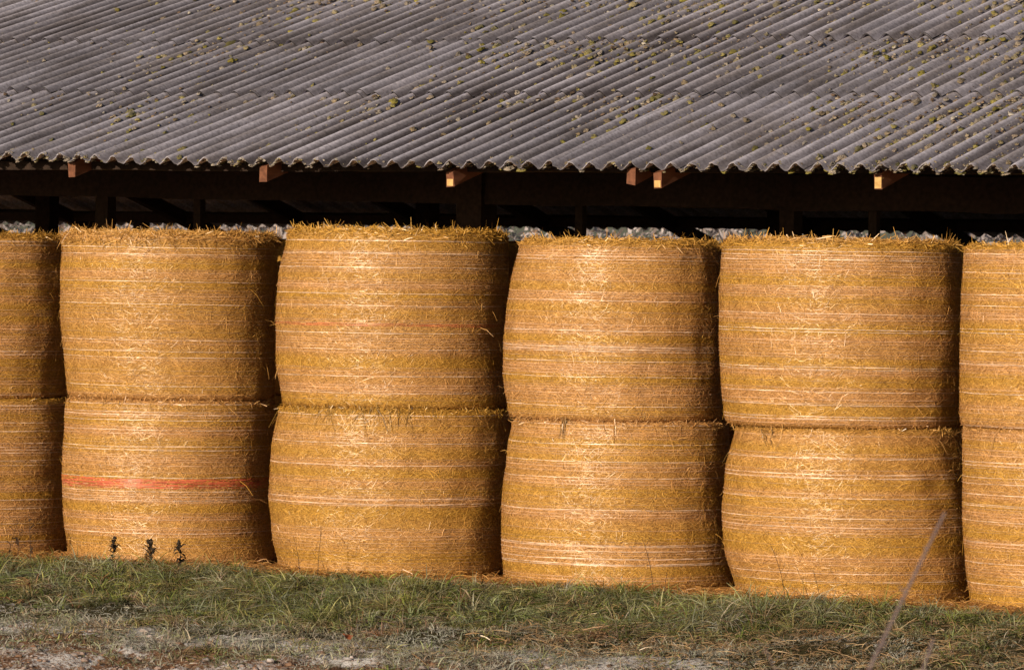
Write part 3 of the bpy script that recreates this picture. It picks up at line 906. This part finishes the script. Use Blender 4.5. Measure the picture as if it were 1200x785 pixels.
wrng = np.random.default_rng(9)
def weed(name, label, x, y, h, lean, twigs, heads, rad=.0022, col=(.07, .05, .035), group=None, leaves=0):
    z = float(ground_z(np.array([x]), np.array([y]))[0]) - .02
    root = link(name, None, None, (x, y, z)); tag(root, label, 'weed', group)
    top = np.array([lean[0], lean[1], h])
    c = curve((0, 0, 0), top, (-lean[0] * .25, -lean[1] * .25, 0))
    v, f, cc = tube(c, np.linspace(rad, rad * .45, 8), 5, col)
    stem = link('stem', mesh_np('stem', v, f, M['weed'], cc), root)
    tips = [top]
    for k in range(twigs):
        i = wrng.integers(3, 7)
        a = wrng.uniform(0, 6.28); L = h * wrng.uniform(.15, .35)
        e = c[i] + np.array([math.cos(a) * L * .6, math.sin(a) * L * .6, L * .7])
        tv, tf, tcc = tube(curve(c[i], e, (0, 0, -.01), 5), np.linspace(rad * .6, rad * .3, 5), 4, col)
        link('twig', mesh_np('twig', tv, tf, M['weed'], tcc), stem)
        tips.append(e)
    for k in range(leaves):
        i = wrng.integers(1, 7); a = wrng.uniform(0, 6.28); L = wrng.uniform(.035, .085)
        dv = np.array([math.cos(a), math.sin(a), wrng.uniform(-.5, .8)]) * L
        cl = curve(c[i], c[i] + dv, (0, 0, .012), 4)
        sv = np.cross(dv, (0, 0, 1.0)); sv = sv / (np.linalg.norm(sv) + 1e-6) * .012
        lv_, lf_ = ribbons(cl[None], (sv[None] * np.array([.3, 1, .8, .1])[:, None])[None])
        link('withered_leaf', mesh_np('withered_leaf', lv_, lf_, M['weed'], np.tile(np.array(col) * wrng.uniform(.7, 1.6), (len(lv_), 1))), stem)
    for k in range(min(heads, len(tips))):
        hv, hf, hc = ico_head(tips[k], .012 * wrng.uniform(.8, 1.4), .018 * wrng.uniform(.8, 1.5), np.array(col) * .7, wrng)
        link('seed_head', mesh_np('seed_head', hv, hf, M['weed'], hc), root)
    return root
# dark withered plants at the foot of the red-banded bale
for (x, h, lx, tw, hd, lab) in ((-2.60, .23, .03, 4, 1, 'slim withered weed with a grey tip at the foot of the red-banded bale'),
                                (-2.27, .22, .02, 6, 3, 'bushy dark withered weed with black seed heads before the red-banded bale'),
                                (-2.0, .23, -.01, 3, 2, 'dark withered weed with one upright black seed head before the red-banded bale')):
    weed('withered_weed', lab, x, -1.08, h, (lx, -.02), tw, hd, .0035, (.035, .026, .02), 'withered weeds before the red-banded bale', 30)
BR = ['tallest dry brush twig before the bale next to the red-banded one',
      'low dry brush twig leaning away from the red-banded bale',
      'dry brush twig leaning towards the red-banded bale',
      'short branching dry brush twig before the bale next to the red-banded one',
      'upright thin dry brush twig before the bale next to the red-banded one']
for i in range(5):
    h = (.42, .29, .35, .27, .38)[i]
    weed('dry_brush', BR[i], -3.74 + .10 * i, -1.06 - .02 * (i % 2), h, ((.02, -.12, .12, .03, -.01)[i], -.02), 6, 0, .0028, (.07, .042, .028), 'dry brush at the bale foot', 8)
for (x, y, h, lx, lab) in ((-.98, -1.1, .32, -.06, 'thin bare twig leaning before the bulging lower bale'),
                           (-.82, -1.12, .38, .03, 'thin upright bare stalk before the bulging lower bale'),
                           (1.82, -1.05, .42, -.10, 'long thin dark stalk before the bale with the hanging wisp'),
                           (2.82, -1.06, .42, -.12, 'long curved thin dark stalk before the bale behind the leaning stalk'),
                           (3.08, -1.06, .26, -.06, 'short thin dark stalk before the bale behind the leaning stalk'),
                           (1.99, -1.2, .22, .02, 'short dry stalk in the grass beside the foot of two bales')):
    weed('dry_stalk', lab, x, y, h, (lx, 0), 2, 0, .0026, (.05, .033, .024))
# tall stalks on the field side, far in front of the focus
def tall(name, lab, pts, rad):
    pts = [tuple(CAMP + FWD * dd + RGT * lt + Vector((0, 0, z - EYE))) for dd, lt, z in pts]
    b = np.array(pts[0]); b[2] = float(ground_z(np.array([b[0]]), np.array([b[1]]))[0]) - .03
    root = link(name, None, None, tuple(b)); tag(root, lab, 'weed')
    P = np.array([b] + pts[1:]) - b
    # smooth
    s = np.linspace(0, len(P) - 1, 24); Q = np.stack([np.interp(s, np.arange(len(P)), P[:, k]) for k in range(3)], -1)
    Q[1:-1] = (Q[:-2] + Q[1:-1] + Q[2:]) / 3
    v, f, cc = tube(Q, np.linspace(rad, rad * .55, 24), 6, (.14, .11, .12))
    stem = link('stem', mesh_np('stem', v, f, M['weed'], cc), root)
    for k, i in enumerate((9, 13, 16, 19, 21)):
        e = Q[i] + np.array([RGT.x, RGT.y, 0]) * wrng.normal(0, .010) + np.array([0, 0, .016])
        tv, tf, tcc = tube(curve(Q[i], e, (0, 0, 0), 4), np.linspace(rad * .6, rad * .3, 4), 4, (.14, .11, .12))
        link('leaf_stub', mesh_np('leaf_stub', tv, tf, M['weed'], tcc), stem)
    return root
tall('tall_stalk', 'tall leaning grey dry stalk standing out in the field before the bales',
     [(14, .66, 0), (14, .80, .72), (14, .94, 1.10), (14, 1.07, 1.38), (14, 1.14, 1.53)], .0065)
tall('short_stalk', 'shorter grey dry stalk standing beside the tall leaning stalk',
     [(14, 1.02, 0), (14, 1.055, .7), (14, 1.085, 1.10), (14, 1.115, 1.20)], .006)
tall('thin_stalk', 'thin low bent dry stalk apart from the tall leaning stalk',
     [(14.5, .80, 0), (14.5, .78, .7), (14.5, .735, 1.06), (14.5, .70, 1.13)], .003)

# fallen leaves
T, _ = blob_template(8, 1, 0)
for k, (x, y, lab) in enumerate(((-4.46, -4.95, 'bright orange fallen leaf lying on the frosted bare soil'),
                                 (.62, -2.85, 'red-brown fallen leaf on the frosted turf before the bulging bale'),
                                 (-2.9, -2.35, 'brown fallen leaf on frosted turf before the red-banded bale'),
                                 (2.0, -1.75, 'small orange leaf on the grass before the bale with the hanging wisp'))):
    a = np.linspace(0, 2 * np.pi, 10, endpoint=False)
    rr = .028 * (1 + .3 * np.cos(a) + .12 * np.cos(5 * a))
    ring = np.stack([rr * np.cos(a) * 1.3, rr * np.sin(a), .012 * np.cos(2 * a) + .012], -1)
    V = np.concatenate([ring, [[0, 0, .006]]])
    F = np.array([[i, (i + 1) % 10, 10] for i in range(10)])
    z = float(ground_z(np.array([x]), np.array([y]))[0])
    o = link('fallen_leaf', mesh_np('fallen_leaf', V, F, M['weed'], np.tile([[.55, .20, .05], [.35, .11, .05], [.30, .14, .06], [.48, .2, .07]][k], (11, 1)), True), None, (x, y, z + .03))
    o.rotation_euler = (.5, .2, k * 1.3)
    tag(o, lab, 'leaf')

# ------------------------------------------------------------------ frosted shrubs behind the barn
sr = np.random.default_rng(61)
def shrub_meshes():
    n = 5200
    d = nrm(sr.normal(0, 1, (n, 3))); rr = sr.random(n) ** .4
    P = d * rr[:, None] * np.array([1.05, .8, 1.35]); P[:, 2] += 1.75
    P += .10 * np.stack([np.sin(P[:, 2] * 7 + P[:, 1] * 5), np.cos(P[:, 0] * 6), np.sin(P[:, 0] * 9)], -1)
    P = P[P[:, 2] > .35]; n = len(P)
    dv = nrm(sr.normal(0, 1, (n, 3))) * sr.uniform(.03, .07, (n, 1))
    wv = nrm(np.cross(dv, sr.normal(0, 1, (n, 3)))) * sr.uniform(.010, .024, (n, 1))
    v, f = ribbons(np.stack([P - dv, P, P + dv], 1), np.stack([wv * .4, wv, wv * .3], 1))
    pal = np.array([(.42, .39, .43), (.34, .31, .34), (.24, .20, .20), (.13, .09, .08)])
    c = pal[sr.choice(4, n, p=[.4, .3, .2, .1])]
    fol = mesh_np('frosted_foliage', v, f, M['grass'], np.repeat(c, 6, 0))
    stems = []
    for k in range(7):
        a = k * .9 + sr.normal(0, .2); rr = sr.uniform(.3, .8)
        e = (math.cos(a) * rr, math.sin(a) * rr * .8, sr.uniform(1.8, 2.7))
        stems.append(tube(curve((math.cos(a) * .08, math.sin(a) * .08, -.05), e, (0, 0, .15), 7), np.linspace(.022, .006, 7), 5, (.10, .07, .055)))
    v, f, c = merge(stems)
    return fol, mesh_np('stems', v, f, M['weed'], c)
fol, stm = shrub_meshes()
for k in range(17):
    x = -26.5 + 1.75 * k + sr.normal(0, .15)
    o = link('frosted_shrub', None, None, (x, 23.5 + sr.normal(0, .3), 0))
    o.rotation_euler = (0, 0, sr.uniform(0, 6.28)); k_ = sr.uniform(.95, 1.15); o.scale = (k_, k_, k_ * sr.uniform(.95, 1.1))
    tag(o, 'white frosted shrub of the row glimpsed under the far eave of the barn', 'shrub', 'frosted shrubs in a row behind the barn')
    link('frosted_foliage', fol, o); link('stems', stm, o)
